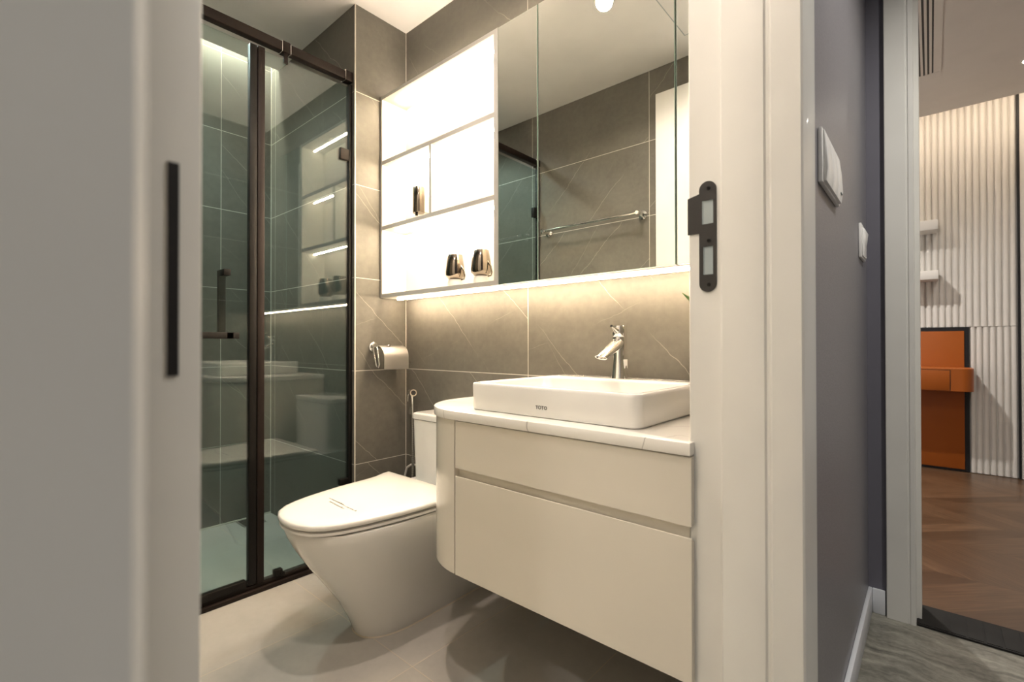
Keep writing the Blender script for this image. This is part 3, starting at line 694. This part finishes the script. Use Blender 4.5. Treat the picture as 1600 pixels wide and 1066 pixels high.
# towel rail
t = thing('towel_rail', 'chrome towel rail on the tiled wall seen in the mirror', 'towel rail', (-1.47, YT, 1.607))
b = MB(); b.tube([(-1.800, .096, 1.607), (-1.150, .096, 1.607)], .0085, None, 20); b.build('bar', M['chrome'], t, 50)
for x in (-1.790, -1.160):
    b = MB(); b.lathe([(.024, .0004), (.024, .008), (.013, .014), (.011, .05), (.013, .056), (.013, .078), (.010, .082), (0, .082)], (x, YT, 1.607), None, 24, 'y'); b.build('wall_mount', M['chrome'], t, 50)
# downlights
def downlight(name, x, y, z, label, grp):
    t = thing(name, label, 'ceiling light', (x, y, z), grp)
    b = MB(); b.lathe([(.046, -.0002), (.046, -.003), (.037, -.004), (.036, -.0005)], (x, y, z), None, 32); b.build('trim_ring', M['frame'], t, 50)
    b = MB(); b.lathe([(.034, -.0012), (.034, -.0022)], (x, y, z), None, 28); b.build('lens', M['lamp'], t)
    return t
downlight('downlight', -1.03, .66, CZ, 'round recessed downlight reflected in the wide mirrored door', 'bathroom downlights')
downlight('downlight', -.52, .22, CZ, 'round recessed downlight near the bathroom door', 'bathroom downlights')
downlight('downlight', -2.25, .45, CZ, 'round recessed downlight over the shower', 'bathroom downlights')
for (x, y), p in HALL_LAMPS: downlight('downlight', x, y, 2.45, 'round recessed downlight in the corridor ceiling', 'corridor downlights')
for (x, y), p in BED_LAMPS: downlight('downlight', x, y, 2.45, 'round recessed downlight in the bedroom ceiling', 'bedroom downlights')
# access panel in the bathroom ceiling
b = MB()
for x0, x1, y0, y1 in ((-.870, -.8655, .20, .60), (-.4655, -.461, .20, .60), (-.870, -.461, .1955, .20), (-.870, -.461, .60, .6045)): b.box(x0, x1, y0, y1, CZ - .0006, CZ - .0001)
struct(b.build('ceiling_hatch_joint', M['zinc']), 'thin joint of a square hatch in the bathroom ceiling')

# ------------------------------------------------------------------ corridor switches
t = thing('light_switch', 'white switch panel with rounded rockers close beside the bathroom door', 'light switch', (XC, 1.24, 1.29))
b = MB(); b.box(XC + .0004, XC + .008, 1.10, 1.335, 1.232, 1.340, None, .002); b.build('plate', M['switch'], t)
for k in range(3):
    y0 = 1.112 + k * .072; pr = [(XC + .0082, 1.236), (XC + .013, 1.236), (XC + .016, 1.262), (XC + .014, 1.300), (XC + .0095, 1.338), (XC + .0082, 1.338)]
    b = MB(); b.prism(pr, y0, y0 + .068, None, 'y', .001, 1); b.build('rocker', M['switch'], t, 50)
b = MB(); b.box(XC + .0147, XC + .0166, 1.290, 1.312, 1.252, 1.2545); b.build('indicator_mark', M['zinc'], t)
t = thing('light_switch', 'single white rocker switch at the far end of the corridor wall', 'light switch', (XC, 1.87, 1.235))
b = MB(); b.box(XC + .0004, XC + .008, 1.800, 1.930, 1.180, 1.285, None, .002); b.build('plate', M['switch'], t)
pr = [(XC + .0082, 1.186), (XC + .011, 1.186), (XC + .012, 1.225), (XC + .016, 1.266), (XC + .0082, 1.274)]
b = MB(); b.prism(pr, 1.815, 1.915, None, 'y', .001, 1); b.build('rocker', M['switch'], t, 50)

# ------------------------------------------------------------------ bedroom things
t = thing('wall_desk_panel', 'orange wall panel with a black border behind the floating desk', 'wall panel', (-.1, 4.69, 0))
b = MB(); b.box(-.42, .206, 4.676, 4.6995, .004, 1.030); b.build('border', M['blackgap'], t)
b = MB(); b.box(-.40, .180, 4.668, 4.6758, .020, 1.004, None, .001); b.build('panel', M['orange'], t)
t = thing('floating_desk', 'orange floating desk with a rounded end and a drawer on the fluted wall', 'desk', (-.1, 4.55, .6))
pl = [(-.42, 4.6675), (-.42, 4.42)] + [(x, y) for x, y in arc(.155, 4.485, .065, 270, 360, 12)] + [(.220, 4.6675)]
b = MB(); b.prism(pl, .588, .745, None, 'z', .002, 1); b.build('body', M['orange'], t, 30)
b = MB(); b.box(-.40, .098, 4.4165, 4.4195, .594, .731, None, .0008); b.build('drawer', M['orange'], t)
b = MB(); b.box(.0985, .1015, 4.4185, 4.4199, .590, .735); b.box(-.40, .1015, 4.4185, 4.4199, .7315, .7345); b.build('drawer_gap', M['blackgap'], t)
for z0, z1, lb in ((1.722, 1.792, 'pale wall shelf on the fluted panelling, upper of two'), (1.370, 1.432, 'pale wall shelf on the fluted panelling, lower of two')):
    tag(box('wall_shelf', -.42, .044, 4.50, 4.678, z0, z1, M['flute'], None, .002), lb, 'shelf', 'pale wall shelves in the bedroom')
t = thing('air_vent', 'linear slotted air conditioning grille in the bedroom ceiling', 'air vent', (-.1, 3.1, 2.45))
b = MB(); b.box(.045, .053, 2.42, 3.62, 2.4465, 2.4498); b.box(-.16, .045, 3.60, 3.62, 2.4465, 2.4498); b.box(-.168, -.16, 2.42, 3.62, 2.4465, 2.4498); b.box(.020, .045, 2.42, 3.60, 2.4472, 2.4498); b.build('frame', M['bedceil'], t)
box('dark_backing', -.16, .020, 2.42, 3.60, 2.4485, 2.4497, M['blackgap'], t)
for k in range(9):
    x = .013 - k * .0185; box('slat', x - .010, x, 2.42, 3.60, 2.4455, 2.4484, M['bedceil'], t)
b = MB(); b.box(-1.25, 2.55, 4.30, 4.33, 2.60, 2.612); tag(b.build('cove_light_strip', M['led_bed']), 'warm light strip hidden above the bedroom ceiling edge', 'light strip')
